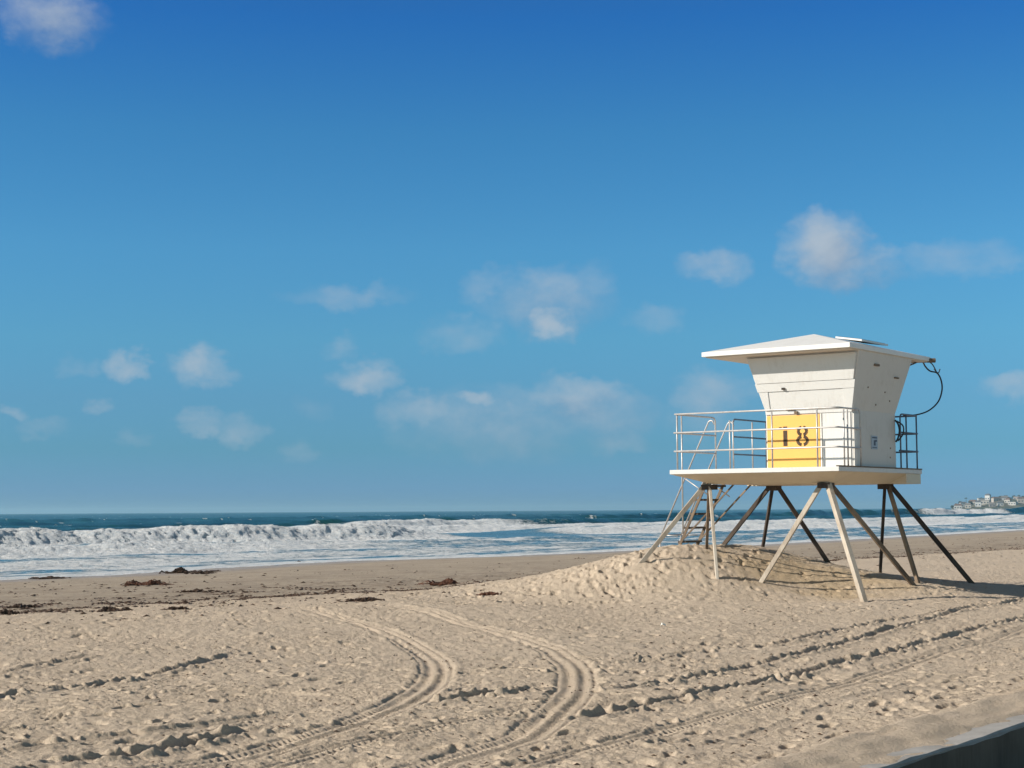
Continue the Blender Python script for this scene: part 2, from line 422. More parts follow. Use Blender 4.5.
# ------------------------------------------------------------------ sea
raz = az_list(-19.5, 20.2, .075, 3)
rr = np.array(geo(38, 260, .0034)+geo(260, 900, .012)+geo(900, 12000, .05)+[12000])
X2, Y2 = polar_grid(raz, rr); S2, V2 = sv(X2, Y2); R2 = np.hypot(X2, Y2)
sv_shore = shore(S2)
off = V2-sv_shore
H = np.zeros_like(X2); foam = np.zeros_like(X2); lump = np.zeros_like(X2)
def piece(s, pts): return np.interp(s, [a for a, b in pts], [b for a, b in pts])
rows = [
 # v centre, meander, height(s), foam(s), front length
 (84, 4, [(0,1.05),(60,1.05),(70,1.2),(98,1.0),(106,.25),(118,.2),(126,.55),(200,.6),(300,.7)], [(0,1),(99,1),(106,.1),(117,.1),(124,1),(400,1)], 9),
 (101, 4, [(0,.3),(30,.9),(50,.5),(60,.2),(84,.4),(100,.8),(122,.75),(135,.6),(300,.7)], [(70,0),(88,.8),(112,1),(150,1),(300,1)], 7),
 (128, 5, [(0,.5),(90,.5),(130,.8),(150,1.0),(190,.9),(300,.8)], [(0,0),(78,.0),(84,.30),(95,.3),(100,0),(132,0),(140,.85),(168,1),(180,.3),(198,.0),(400,.0)], 6),
 (165, 6, [(0,.5),(150,.6),(300,1.4),(420,1.9),(900,1.5)], [(0,0),(385,0),(405,1),(452,1),(468,0),(900,0)], 7),
 (215, 8, [(0,.6),(900,1.0)], [(0,0),(500,.0),(600,.7),(700,.4)], 6),
 (300, 8, [(0,.7),(900,1.0)], [(0,0),(900,0)], 6),
 (65, 4, [(0,.60),(40,.48),(60,.55),(80,.25),(300,.3)], [(0,.95),(60,.9),(78,.4),(100,.25),(300,.5)], 4),
 (54, 2.5, [(0,.16),(300,.2)], [(0,.8),(60,.6),(100,.3),(300,.5)], 3),
]
for k, (vc, me_, hp, fp, fl) in enumerate(rows):
    vl = vc+me_*noise(S2/38, S2*0+k, 200+k)+.8*noise(S2/7, S2*0+k, 210+k)
    d = V2-vl; h = piece(S2, hp)*(1+.38*noise(S2/11, S2*0+k, 220+k)+.12*noise(S2/2.6, S2*0, 225+k)); f = piece(S2, fp)
    prof = np.where(d > 0, np.exp(-(d/7.5)**2), np.exp(-(d/(2.2+.4*vc/84))**2))
    H = np.maximum(H, h*prof)+.0*d
    edge = fl*(1+.5*noise(S2/6, S2*0+k, 230+k))
    fm = sstep(-edge-3, -edge*.7, d)*sstep(2.6+1.5*noise(S2/4, S2*0, 240+k), -.6, d)*f
    back = sstep(14, 1, d)*sstep(-1, 1, d)*f*.30
    foam = np.maximum(foam, np.maximum(fm, back))
    lump = np.maximum(lump, fm*np.minimum(1, h*1.2))
n_a = fbm(X2/1.5, Y2/1.5, 300, 4, .6); n_b = fbm(X2/.5, Y2/.5, 310, 3, .6)
n_b = fbm(S2/.7, V2/.3, 310, 3, .6)
H = H+lump*(.085*n_a+.05*n_b+.05*fbm(X2/.2, Y2/.2, 315, 2)*sstep(160, 90, R2))
inner = sstep(84, 70, V2)*sstep(0, 2, off)
H = H+inner*(.045*fbm(S2/6, V2/1.4, 320, 4))
open_ = sstep(85, 130, V2)*sstep(6000, 600, R2)
H = H+open_*(.16*fbm(S2/22, V2/7, 330, 5, .55)+.10*noise(S2/60, V2/21, 333))
H = H+.02*fbm(X2/.8, Y2/.8, 340, 3)*sstep(300, 80, R2)
H = H*sstep(0, 6, off)+.03*sstep(-.2, .5, off)*sstep(5, 1, off)
shx = lump*(.22*fbm(S2/.9, V2/.5, 350, 3, .6)); shy = shx*DV[1]; shx = shx*DV[0]
# broken foam lying between the bore and the sand: thick at left, laced at right
left = piece(S2, [(0,.58),(50,.52),(80,.42),(105,.32),(300,.38)])
lace = fbm(S2/5.0, V2/1.6, 400, 5, .6)
inn_f = inner*np.clip(left*.9+.62*lace, 0, .95)
edge_f = sstep(3.2, .3, off+.9*noise(S2/2.0, S2*0, 401))*.9
foam = np.maximum(foam, np.maximum(inn_f, edge_f*sstep(-1, 0, off)))
caps = sstep(.72, .95, fbm(S2/2.5, V2/4, 420, 4, .65))*sstep(110, 150, V2)*sstep(2500, 400, R2)*.6
foam = np.maximum(foam, caps)
shallow = np.clip(sstep(135, 70, V2)*.9+.0, 0, 1)

nw = NT('sea_water'); co = nw.coord(); fo = nw.attr('foam'); shl = nw.attr('shallow')
deep = nw.mix(nw.ramp(nw.noise(nw.mapping(co, (.4, .4, 1)), .12, 4, .6), [(.35, 0), (.65, 1)]), (.002, .036, .036), (.010, .085, .070))
wcol = nw.mix(shl, deep, (.10, .23, .31))
fn = nw.noise(co, 1.7, 7, .72, .6)
fm = nw.ramp(nw.math('ADD', fo, nw.math('MULTIPLY', nw.math('SUBTRACT', fn, .5), 1.5)), [(.28, 0), (.62, 1)])
fcol = nw.mix(nw.ramp(nw.noise(co, 2.6, 6, .7), [(.35, 0), (.6, 1)]), (.55, .61, .66), (.88, .88, .87))
nw.base(nw.mix(fm, wcol, fcol))
nw.rough(nw.math('ADD', .24, nw.math('MULTIPLY', fm, .6)), .19)
nw.b.inputs['IOR'].default_value = 1.33
wb = nw.math('ADD', nw.math('MULTIPLY', nw.noise(nw.mapping(co, (1, 1, 1)), .8, 6, .62), .30), nw.math('MULTIPLY', nw.math('MULTIPLY', nw.noise(co, 5, 6, .75), fm), .28))
nw.bump(wb, .9, 1.0)
sea = grid_mesh('sea_water', X2+shx, Y2+shy, SEA+H, nw.m, dict(foam=foam, shallow=shallow), keep=(V2 > sv_shore-4) & (np.abs(S2) < 13000))
tag(sea, 'blue green ocean with rows of white breaking surf', None, None, 'structure')

# ------------------------------------------------------------------ sea wall and boardwalk
nc_ = NT('concrete'); co = nc_.coord()
nc_.base(nc_.mix(nc_.ramp(nc_.noise(co, 3, 6, .7), [(.35, 0), (.65, 1)]), (.42, .40, .375), (.30, .285, .265))); nc_.rough(.9, .2)
nc_.bump(nc_.noise(co, 30, 5, .7), .6, .01)
xs = np.arange(-12, 90.01, .25)
verts = []; faces = []
prof = [(WALLV, DECKZ-.05), (WALLV, .055), (WALLV+.02, .08), (WALLV+WALLT-.03, .08), (WALLV+WALLT, .06), (WALLV+WALLT, DECKZ-.05)]
for i, s in enumerate(xs):
    for j, (v, z) in enumerate(prof):
        a = .004*math.sin(s*3.1+j)+.003*math.sin(s*11.7+2*j) if 0 < j < 5 else 0
        x, y = xy(s, v+a); verts.append((x, y, z+a))
n = len(prof)
for i in range(len(xs)-1):
    for j in range(n-1): faces.append((i*n+j, i*n+j+1, (i+1)*n+j+1, (i+1)*n+j))
    faces.append((i*n+n-1, i*n, (i+1)*n, (i+1)*n+n-1))
faces += [tuple(range(n)), tuple((len(xs)-1)*n+k for k in range(n))[::-1]]
wmb = MB(); wmb.v = verts; wmb.f = faces
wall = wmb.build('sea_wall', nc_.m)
wall.data.materials.append(wood('seawall_shaded_concrete', (.14, .115, .09), (.08, .066, .052), .9))  # upright sides darkened: their shade is put into the concrete colour
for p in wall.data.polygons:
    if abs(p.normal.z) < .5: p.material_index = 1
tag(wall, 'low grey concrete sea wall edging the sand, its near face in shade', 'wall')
nb = NT('boardwalk_concrete'); co = nb.coord()
nb.base(nb.mix(nb.noise(co, 4, 5, .7), (.26, .235, .20), (.18, .165, .145))); nb.rough(.95, .15)
bw = MB(); pts = [xy(-40, WALLV-.002), xy(90, WALLV-.002), xy(90, -6), xy(-40, -6)]
bw.add([(*p, DECKZ-.012) for p in pts], [(0, 1, 2, 3)])
tag(bw.build('boardwalk', nb.m), 'dark paved boardwalk behind the low wall', None, None, 'structure')
# drifted sand lying thinly on the wall top
dmb_v = []; dmb_f = []
ds_ = np.arange(-6, 60, .06); dv_ = np.linspace(0, WALLT+.35, 16)
SS, VV = np.meshgrid(ds_, dv_, indexing='ij')
hh = .016+.035*fbm(SS/.9, VV/.25, 500, 4, .6)+.07*(VV/(WALLT+.3)-.38)
hh = np.where(VV < .03, -.02, hh); hh = np.where(VV > WALLT+.28, -.08, hh)
XX = DS[0]*SS+DV[0]*(WALLV+VV); YY = DS[1]*SS+DV[1]*(WALLV+VV)
drift = grid_mesh('drifted_sand', XX, YY, .083+hh, ns.m, dict(damp=hh*0, wet=hh*0, wrack=hh*0, dug=hh*0, track=hh*0))
tag(drift, 'thin drift of sand blown over the top of the sea wall', None, None, 'structure')

# ------------------------------------------------------------------ lifeguard tower
root = empty('lifeguard_tower', (float(CX[0]), float(CX[1]), 0), -R(36))
tag(root, 'white wooden lifeguard tower on splayed legs with yellow panel numbered 18', 'lifeguard tower')
DZ = 2.405; x0, x1, y0, y1 = -1.755, 1.755, -1.92, 1.92
deck = MB().box((x0, y0, DZ-.085), (x1, y1, DZ)).build('deck', M['white'], root, bevel=.008)
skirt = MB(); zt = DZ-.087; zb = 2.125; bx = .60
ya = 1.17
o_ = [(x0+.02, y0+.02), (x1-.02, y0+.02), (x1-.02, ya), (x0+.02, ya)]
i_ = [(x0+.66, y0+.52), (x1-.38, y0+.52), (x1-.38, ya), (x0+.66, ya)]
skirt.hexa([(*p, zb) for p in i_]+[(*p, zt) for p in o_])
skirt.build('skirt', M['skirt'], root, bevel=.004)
MB().box((x0+.02, ya+.003, zb), (x1-.02, y1-.02, zt)).build('storage_box', M['skirt'], root, bevel=.006)
MB().box((x1-.06, y0+.004, DZ+.001), (x1+.012, y1-.004, DZ+.022)).build('deck_edge_board', M['legmid'], root, bevel=.004)
# cabin
cx0, cx1, cy0, cy1 = -.125, 1.655, -1.06, .89; zbk = 3.468; ztop = 4.55; g = .27
cab = MB(); lo = [(cx0, cy0), (cx1, cy0), (cx1, cy1), (cx0, cy1)]; hi = [(cx0-g, cy0-g), (cx1+g, cy0-g), (cx1+g, cy1+g), (cx0-g, cy1+g)]
vs = [(*p, DZ) for p in lo]+[(*p, zbk) for p in lo]+[(*p, ztop) for p in hi]
fs = [(3,2,1,0), (8,9,10,11)]
for k in range(4):
    q = (k+1) % 4; fs += [(k, q, q+4, k+4), (k+4, q+4, q+8, k+8)]
cab.add(vs, fs)
cabo = cab.build('cabin_wall', M['white'], root, bevel=.01)
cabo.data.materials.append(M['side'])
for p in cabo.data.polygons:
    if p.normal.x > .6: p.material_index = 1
# sloping helpers on the flared front: outward offset at height z
def fl(z): return g*max(0, (z-zbk)/(ztop-zbk))
def front_strip(za, zb_, xa, xb, off=.003, th=.03, name='', mat='white', parent=root, follow=True):
    ea = fl(za) if follow else 0; eb = fl(zb_) if follow else 0
    ya_, yb_ = cy0-fl(za), cy0-fl(zb_)
    mb = MB()
    mb.hexa([(xa-ea*(xa < 0), ya_-off-th, za), (xb+ea*(xb > 1), ya_-off-th, za), (xb+ea*(xb > 1), ya_-off, za), (xa-ea*(xa < 0), ya_-off, za),
             (xa-eb*(xa < 0), yb_-off-th, zb_), (xb+eb*(xb > 1), yb_-off-th, zb_), (xb+eb*(xb > 1), yb_-off, zb_), (xa-eb*(xa < 0), yb_-off, zb_)])
    return mb.build(name, M[mat], parent, bevel=.004)
front_strip(4.02, 4.50, cx0+.03, cx1-.03, .003, .042, 'window_shutter')
front_strip(3.86, 4.015, cx0+.0, cx1-.0, .003, .032, 'trim_board')
front_strip(3.50, 3.855, cx0+.12, cx1-.14, .003, .016, 'lower_shutter')
front_strip(3.50, 3.855, cx0+.02, cx0+.115, .003, .030, 'trim_board')
front_strip(3.50, 3.855, cx1-.135, cx1-.0, .003, .030, 'trim_board')
front_strip(3.43, 3.49, cx0+.01, cx1-.01, .003, .022, 'trim_board')
# number panel
pan = MB().box((cx0+.035, cy0-.028, DZ+.02), (1.0, cy0-.002, 3.41)).build('number_panel', M['yellow'], root, bevel=.004)
MB().box((1.012, cy0-.034, DZ+.01), (1.04, cy0-.002, 3.42)).build('panel_frame', M['trim'], root)
MB().box((1.05, cy0-.020, DZ+.01), (cx1-.04, cy0-.002, 3.42)).build('side_panel', M['white'], root, bevel=.003)
yq = cy0-.031
def stroke(mb, a, b, w):
    a = Vector((a[0], 0, a[1])); b = Vector((b[0], 0, b[1])); d = (b-a).normalized(); n_ = Vector((-d.z, 0, d.x))*w/2
    q = [a-n_, b-n_, b+n_, a+n_]
    mb.hexa([(p.x, yq, p.z) for p in q]+[(p.x, yq+.0025, p.z) for p in q])
zc = 3.015; hh_ = .185
m1 = MB(); cx_ = .28
stroke(m1, (cx_+.01, zc-hh_), (cx_+.01, zc+hh_-.075), .085)
stroke(m1, (cx_+.01, zc+hh_-.055), (cx_+.01, zc+hh_), .085); stroke(m1, (cx_-.12, zc+hh_-.03), (cx_-.06, zc+hh_-.03), .045)
m1.build('numeral_one', M['numeral'], pan)
m8 = MB(); cx_ = .645
for sg in (-1, 1):
    for zz, rz, rx in ((zc+.088, .098, .108), (zc-.092, .102, .122)):
        prev = None
        for k in range(15):
            an = R(-80+160*k/14); p = (cx_+sg*(rx-.03)*math.cos(an)*1.05+sg*.004, zz+(rz-.028)*math.sin(an)*1.02)
            if prev: stroke(m8, prev, p, .062)
            prev = p
m8.build('numeral_eight', M['numeral'], pan)
# side wall fittings
xs_ = cx1
MB().box((xs_+.002, cy0+.002, DZ+.005), (xs_+.02, cy0+.30, 3.40)).build('corner_board', M['trim'], root, bevel=.003)
nt = MB().box((xs_+.002, -.28, 2.76), (xs_+.014, .0, 3.01)).build('notice', M['sign'], root)
ink = MB()
for (a, b, c, d) in ((-.25, -.03, 2.965, 2.99), (-.18, -.10, 2.83, 2.93), (-.24, -.04, 2.785, 2.80), (-.10, -.04, 2.90, 2.94)):
    ink.box((xs_+.0145, a, c), (xs_+.017, b, d))
ink.build('notice_writing', M['signink'], nt)
for (yy, zz) in ((-.6, 3.9), (.2, 3.85), (.5, 3.7), (-.1, 3.6), (.62, 2.8), (.6, 2.62)):
    e = fl(zz); MB().box((xs_+e-.004, yy-.013, zz-.014), (xs_+e+.010, yy+.013, zz+.014)).build('bolt', M['legmid'], root)
v_ = MB(); e = fl(4.33); v_.box((xs_+e-.01, -.55, 4.30), (xs_+e+.03, -.35, 4.34)).build('vent_slot', M['legmid'], root)
MB().box((xs_+fl(4.15)-.01, .48, 4.13), (xs_+fl(4.15)+.03, .66, 4.155)).build('vent_slot', M['legmid'], root)
# small lamp under the front eave line and latch on the front
MB().box((.30, cy0-fl(3.9)-.07, 3.885), (.36, cy0-fl(3.9)-.045, 3.925)).build('latch', M['legbrown'], root)
MB().box((.50, cy0-.07, 3.43), (.56, cy0-.03, 3.48)).build('latch', M['legmid'], root)
MB().box((.33, cy0-.06, 3.50), (.50, cy0-.03, 3.515)).build('hinge', M['legmid'], root)
# roof
rx0, rx1, ry0, ry1 = -1.09, 1.96, -1.795, 1.995; zr = 4.55; th = .085; apex = (.436, .05, 5.03)
rf = MB(); b4 = [(rx0, ry0), (rx1, ry0), (rx1, ry1), (rx0, ry1)]
rf.add([(*p, zr) for p in b4]+[(*p, zr+th) for p in b4]+[(apex[0], apex[1]-.12, apex[2]), (apex[0], apex[1]+.12, apex[2])],
       [(3,2,1,0), (0,1,5,4), (1,2,6,5), (2,3,7,6), (3,0,4,7), (4,5,8), (5,6,9,8), (6,7,9), (7,4,8,9)])
roof = rf.build('roof', M['roof'], root, bevel=.006)
i4 = [(rx0+.06, ry0+.06), (rx1-.03, ry0+.06), (rx1-.03, ry1-.06), (rx0+.06, ry1-.06)]
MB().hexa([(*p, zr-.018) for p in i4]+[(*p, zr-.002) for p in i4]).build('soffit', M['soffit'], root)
def rz_(x): return zr+th+(apex[2]-zr-th)*(rx1-x)/(rx1-apex[0])
sol = MB(); xa, xb, ya_, yb_ = 1.13, 1.66, -.60, .62
sol.hexa([(xa, ya_, rz_(xa)+.012), (xb, ya_, rz_(xb)+.06), (xb, yb_, rz_(xb)+.06), (xa, yb_, rz_(xa)+.012),
          (xa, ya_, rz_(xa)+.045), (xb, ya_, rz_(xb)+.095), (xb, yb_, rz_(xb)+.095), (xa, yb_, rz_(xa)+.045)])
so = sol.build('solar_panel', M['roof'], roof)
gl = MB(); q = .04
gl.hexa([(xa+q, ya_+q, rz_(xa+q)+.0515), (xb-q, ya_+q, rz_(xb-q)+.0945), (xb-q, yb_-q, rz_(xb-q)+.0945), (xa+q, yb_-q, rz_(xa+q)+.0515),
         (xa+q, ya_+q, rz_(xa+q)+.056), (xb-q, ya_+q, rz_(xb-q)+.099), (xb-q, yb_-q, rz_(xb-q)+.099), (xa+q, yb_-q, rz_(xa+q)+.056)]).build('solar_cell', M['solar'], so)
MB().box((rx0+.25, ry1-.5, zr-.06), (rx0+.31, ry1-.44, zr-.019)).build('hook', M['black'], root)
# rails
def tubes(name, paths, r=.0165, mat='rail'):
    mb = MB()
    for p in paths: mb.tube(p, r, 8)
    return mb.build(name, M[mat], root, smooth=True)
ZR = [DZ+1.067, DZ+.711, DZ+.356]; fy = y0+.06; lx = x0+.13; rx = x1-.035
fr = []
fr.append(round_path([(lx-.04, fy, ZR[0]), (rx, fy, ZR[0]), (rx, y0+1.03, ZR[0]), (rx, y0+1.03, DZ)], .12))
for z in ZR[1:]: fr.append(round_path([(lx-.06, fy, z), (rx, fy, z), (rx, y0+1.05, z)], .06))
front_rail = tubes('front_railing', fr)
for x_ in (lx, lx+2.02, lx+2.93):
    tubes('railing_post', [[(x_, fy+.02, DZ), (x_, fy+.02, ZR[0]-.02)]])
for y_ in (y0+.36, y0+.52):
    tubes('railing_post', [[(rx-.02, y_, DZ), (rx-.02, y_, ZR[0]-.02)]])
lf = [round_path([(lx, fy+.03, ZR[0]-.004), (lx, -.33, ZR[0]-.004), (lx, -.33, DZ)], .12)]
for z in ZR[1:]: lf.append([(lx, fy, z-.004), (lx, -.31, z-.004)])
tubes('side_railing', lf, mat='rail')
lb = [round_path([(lx, .42, ZR[0]-.05), (lx, .45, ZR[0]), (lx, y1-.06, ZR[0]), (rx, y1-.06, ZR[0]), (rx, cy1+.08, ZR[0]), (rx, cy1+.08, DZ)], .1)]
for z in ZR[1:]: lb.append(round_path([(lx, .42, z), (lx, y1-.06, z), (rx, y1-.06, z), (rx, cy1+.02, z)], .06))
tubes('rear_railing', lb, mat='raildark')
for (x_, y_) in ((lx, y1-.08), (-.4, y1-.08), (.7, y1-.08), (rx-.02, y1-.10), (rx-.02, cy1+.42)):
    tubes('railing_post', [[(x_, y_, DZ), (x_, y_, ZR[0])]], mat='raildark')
for y_ in (.28, .42, 1.25): tubes('railing_post', [[(lx-.01, y_, DZ), (lx-.01, y_, ZR[0]-.03)]])
tubes('mast_pole', [[(x0-.03, y0+.53, 1.18), (x0-.03, y0+.53, ZR[0]+.02)]], .015)
# legs
JT = {}
for j, (a, b) in J.items(): JT[j] = (a, b, zb+.02)
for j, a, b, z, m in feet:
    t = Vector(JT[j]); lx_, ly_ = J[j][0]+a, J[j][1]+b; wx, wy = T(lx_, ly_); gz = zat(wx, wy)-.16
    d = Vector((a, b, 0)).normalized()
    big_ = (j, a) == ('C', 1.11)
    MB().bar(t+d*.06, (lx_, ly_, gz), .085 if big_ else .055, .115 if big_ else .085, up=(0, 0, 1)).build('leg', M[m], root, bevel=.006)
for j in 'ABCD':
    a, b = J[j]
    MB().box((a-.12, b-.12, zb-.10), (a+.12, b+.12, zb-.002)).build('leg_bracket', M['legbrown'], root, bevel=.006)
# ladder
lad = empty('ladder', (0, 0, 0)); lad.parent = root
lad.name = 'ladder'
yA, yB = -.28, .44; top = (x0-.02, DZ-.03); bot = (x0-.78, .88)
sl_ = (top[0]-bot[0])/(top[1]-bot[1])
for yy in (yA, yB):
    MB().bar((top[0], yy, top[1]), (bot[0], yy, bot[1]), .025, .055).build('stringer', M['legmid'], lad)
for k in range(5):
    z = 2.12-.28*k; xx = top[0]+(z-top[1])*sl_
    MB().box((xx-.09, yA+.02, z-.02), (xx+.09, yB-.02, z+.02)).build('tread', M['tread'], lad, bevel=.004)
for yy in (yA-.03, yB+.05):
    tp = (x0-.03, yy, DZ+1.0); bt = (x0-1.17, yy, 1.13)
    mb = MB().tube(round_path([(x0+.10, yy, DZ+.93), (x0+.05, yy, DZ+1.02), tp, bt], .08), .016, 8)
    mb.tube([bt, (bot[0], yy, 1.12)], .014, 6)
    mb.tube([(x0-.60, yy, DZ-.13), (top[0]-.0, yy, DZ-.5)], .012, 6)
    mb.build('handrail', M['rail'], lad, smooth=True)
MB().tube([(x0-1.17, yA-.03, 1.13), (x0-1.17, yB+.05, 1.13)], .016, 8).tube([(x0-1.17, yA-.03, 1.13), (x0-1.25, yA-.03, .55)], .013, 6).tube([(x0-1.17, yB+.05, 1.13), (x0-1.25, yB+.05, .7)], .013, 6).build('cross_bar', M['rail'], lad, smooth=True)
for yy in (yA, yB):
    MB().bar((x0+.50, yy, zb+.02), (bot[0]-.0, yy, .95), .022, .03).build('ladder_brace', M['legmid'], lad)
# cable and clamp at the roof corner
cx_r, cy_r = rx1, ry1
cl = MB()
cl.tube([(cx_r-.35, cy_r-.30, zr+.02), (cx_r+.08, cy_r+.04, zr+.02)], .045, 8)
cl.build('cable_clamp', M['legmid'], root)
def wp(px, py, depth):   # a point in tower space from a direction and a distance
    d = ray(px, py); k = depth/d.y; p = Vector((d.x*k, d.y*k, EYE+d.z*k)); r2 = np.array([p.x, p.y])-CX
    return (float(r2@DF), float(r2@DS), p.z)
cb = MB()
cb.tube(bez([wp(903, 364.5, 31.9), wp(908, 365.5, 32.1), wp(914, 363.5, 32.5), wp(921, 360, 32.9)], 6), .016, 6)
cb.tube(bez([wp(922, 359, 33), wp(925, 366, 33), wp(930, 371, 33), wp(937, 373, 33), wp(941, 380, 33), wp(942, 390, 33), wp(938, 402, 33), wp(928, 411, 33), wp(915, 415, 33), wp(903, 415, 33)], 6), .016, 6)
cb.tube(bez([wp(925, 360, 33), wp(932, 364, 33), wp(937, 373, 33)], 6), .012, 6)
cb.tube(bez([wp(934, 369, 33), wp(938, 373, 33), wp(940, 369, 33)], 5), .012, 6)
cb.build('power_cable', M['black'], root, smooth=True)
hs = MB()
hs.tube(bez([wp(895, 420, 31.9), wp(898, 424, 31.9), wp(899.5, 431, 31.9), wp(898, 438, 31.9), wp(896, 442, 31.9)], 8), .018, 8)
hs.tube(bez([wp(897, 421, 31.8), wp(903, 426, 31.8), wp(903, 434, 31.8), wp(898, 441, 31.8)], 8), .014, 8)
hs.build('hose_coil', M['black'], root, smooth=True)

# ------------------------------------------------------------------ kelp on the beach
def kelp(px, py, w, hgt, n, label, mat='kelp', seed=0, squash=.45):
    hgt *= .55; w *= .98
    x, y = ground_at(px, py, -.15 if py < 600 else 0)
    for _ in range(3):
        zz = zat(x, y); x, y = ground_at(px, py, zz)
    rd = random.Random(seed+px); mb = MB()
    for k in range(n):
        a = rd.uniform(0, 6.28); r0 = abs(rd.gauss(0, .31))*w; q = r0/w
        cx, cy = r0*math.cos(a), r0*math.sin(a)*squash
        top_ = hgt*max(.05, 1-q*q*1.1)*rd.uniform(.15, 1.0)*(.7+.5*math.sin(cx*9/w+seed))
        L = rd.uniform(.12, .38)*w**.5; an = rd.uniform(0, 6.28); p = []
        for i in range(5):
            t = i/4-.5; an += rd.uniform(-.7, .7)
            p.append((cx+math.cos(an)*L*t, cy+math.sin(an)*L*t*.8, max(.004, top_*(1-abs(t)*1.2)+rd.uniform(-.01, .03))))
        rr_ = rd.uniform(.008, .022)
        if rd.random() < .5: mb.tube(p, [rr_*.6, rr_, rr_*1.1, rr_, rr_*.3], 5)
        else:
            b = len(mb.v); wd = rd.uniform(.02, .05)
            for i, pt in enumerate(p):
                k_ = wd*(1-abs(i-2)*.3); mb.v += [(pt[0]-k_, pt[1], pt[2]), (pt[0]+k_*.5, pt[1]+k_, pt[2]+rd.uniform(0, .03))]
            for i in range(4): mb.f.append((b+2*i, b+2*i+1, b+2*i+3, b+2*i+2))
    o = mb.build('kelp_clump', M[mat]); o.location = (x, y, zz-.01); o.rotation_euler = (0, 0, .3)
    return tag(o, label, 'seaweed', 'heaps of seaweed washed up on the sand')
kelp(50, 578.5, .85, .10, 150, 'low dark seaweed heap at the water edge, farthest left along the surf', seed=1)
kelp(181, 573, .95, .30, 260, 'tallest dark brown seaweed heap right at the edge of the foam', seed=2)
kelp(202, 573.5, .60, .13, 110, 'flat seaweed tail just right of the tallest heap', seed=3)
kelp(214, 571.5, .45, .06, 60, 'thin seaweed scrap between the tallest heap and the foam edge', seed=4)
kelp(145, 585, .95, .26, 240, 'rusty brown pointed seaweed heap on damp sand below the tallest heap', 'kelpred', seed=5)
kelp(444, 584.5, .75, .22, 210, 'reddish seaweed mound on damp sand left of the tower mound', 'kelpred', seed=6)
kelp(197, 592, .6, .08, 80, 'small flat seaweed clump midway between foam and dry sand', seed=7)
kelp(5, 614.5, .55, .12, 120, 'dark seaweed clump at the left edge of the photo where dry sand begins', seed=8)
kelp(20, 607.5, .5, .09, 90, 'grey brown seaweed clump just above the left end of the wrack line', seed=9)
kelp(115, 611.5, .5, .12, 110, 'dark seaweed tangle on the line where dry sand begins, below the rusty heap', seed=10)
kelp(176, 609.5, .35, .08, 60, 'small dark seaweed knot on the dry sand edge right of the tangle', seed=11)
kelp(362, 601, .7, .10, 130, 'dark seaweed clump where the curved tyre tracks begin', seed=12)
kelp(489, 594.5, .3, .05, 50, 'tiny reddish seaweed scrap on pale sand in the middle of the beach', 'kelpred', seed=13)
kelp(299, 562.5, .4, .08, 50, 'small dark seaweed bit at the foam edge, middle left', seed=14)
# loose litter of the wrack line, uncountable
lt = MB(); rd = random.Random(5)
NL = 42000; q_ = rng.random(NL)
ls = np.where(q_ < .45, rng.uniform(6, 30, NL), 10+rng.random(NL)**1.6*100)
lw = .8*fbm(ls/4.0, ls*0+11.5, 5, 4); t_ = rng.random(NL)
lv = np.where(t_ < .50, 23.3-lw*.8+rng.normal(0, .35, NL), np.where(t_ < .80, 24.8-lw+rng.normal(0, 1.3, NL), rng.uniform(19.5, 38, NL)))
ldn = noise(ls/1.1, lv/.6, 600)-rng.uniform(-.05, .5, NL)
lx2, ly2 = xy(ls, lv); lsz = rng.uniform(.015, .085, NL)
# a few dark scraps on the dry sand too
ND = 3600; rdr = 9.5*(38/9.5)**rng.random(ND); rda = np.radians(rng.uniform(-19, 19, ND))
dx2, dy2 = rdr*np.sin(rda), rdr*np.cos(rda); ddn = noise(dx2/2.2, dy2/2.2, 610)+.15+0*dx2; dsz = rng.uniform(.006, .022, ND)*(1+rdr/30)
_, dvv = sv(dx2, dy2); ddn = np.where(dvv > 5.2, ddn, -1)
ax_ = np.concatenate([lx2, dx2]); ay_ = np.concatenate([ly2, dy2]); an_ = np.concatenate([ldn, ddn]); asz = np.concatenate([lsz, dsz])
ok = (an_ > 0) & (np.abs(np.arctan2(ax_, ay_)) < R(19.5)) & (np.hypot(ax_, ay_) < 110)
amd = mound(ax_, ay_); ok &= (amd < .15) | (np.arange(len(ax_)) >= NL)
for x, y, sz in zip(ax_[ok], ay_[ok], asz[ok]):
    z = zat(x, y); an = rd.uniform(0, 3.14); c, s_ = math.cos(an)*sz, math.sin(an)*sz
    h = sz*rd.uniform(.2, .5)
    lt.add([(x-c, y-s_, z), (x+s_*.4, y-c*.4, z+.002), (x+c, y+s_, z), (x-s_*.4, y+c*.4, z+.002), (x, y, z+h)], [(0,1,4), (1,2,4), (2,3,4), (3,0,4)])
tag(lt.build('seaweed_litter', M['kelp']), 'scattered dark flakes of dried seaweed along the high water line', 'seaweed', None, 'stuff')
# small white scrap
x, y = ground_at(663, 625); mb = MB(); rd = random.Random(3)
pts = []
for i in range(4):
    for j in range(4): pts.append(((i-1.5)*.028+rd.gauss(0, .006), (j-1.5)*.02+rd.gauss(0, .005), .008+abs(rd.gauss(0, .02))+.02*(i == 1)))
for i in range(3):
    for j in range(3): mb.f.append((i*4+j, (i+1)*4+j, (i+1)*4+j+1, i*4+j+1))
mb.v = pts; sc_ = mb.build('paper_scrap', M['paper']); sc_.location = (x, y, zat(x, y)); 
m = sc_.modifiers.new('thick', 'SOLIDIFY'); m.thickness = .004
tag(sc_, 'small crumpled white paper scrap on the sand in front of the tower', 'litter')

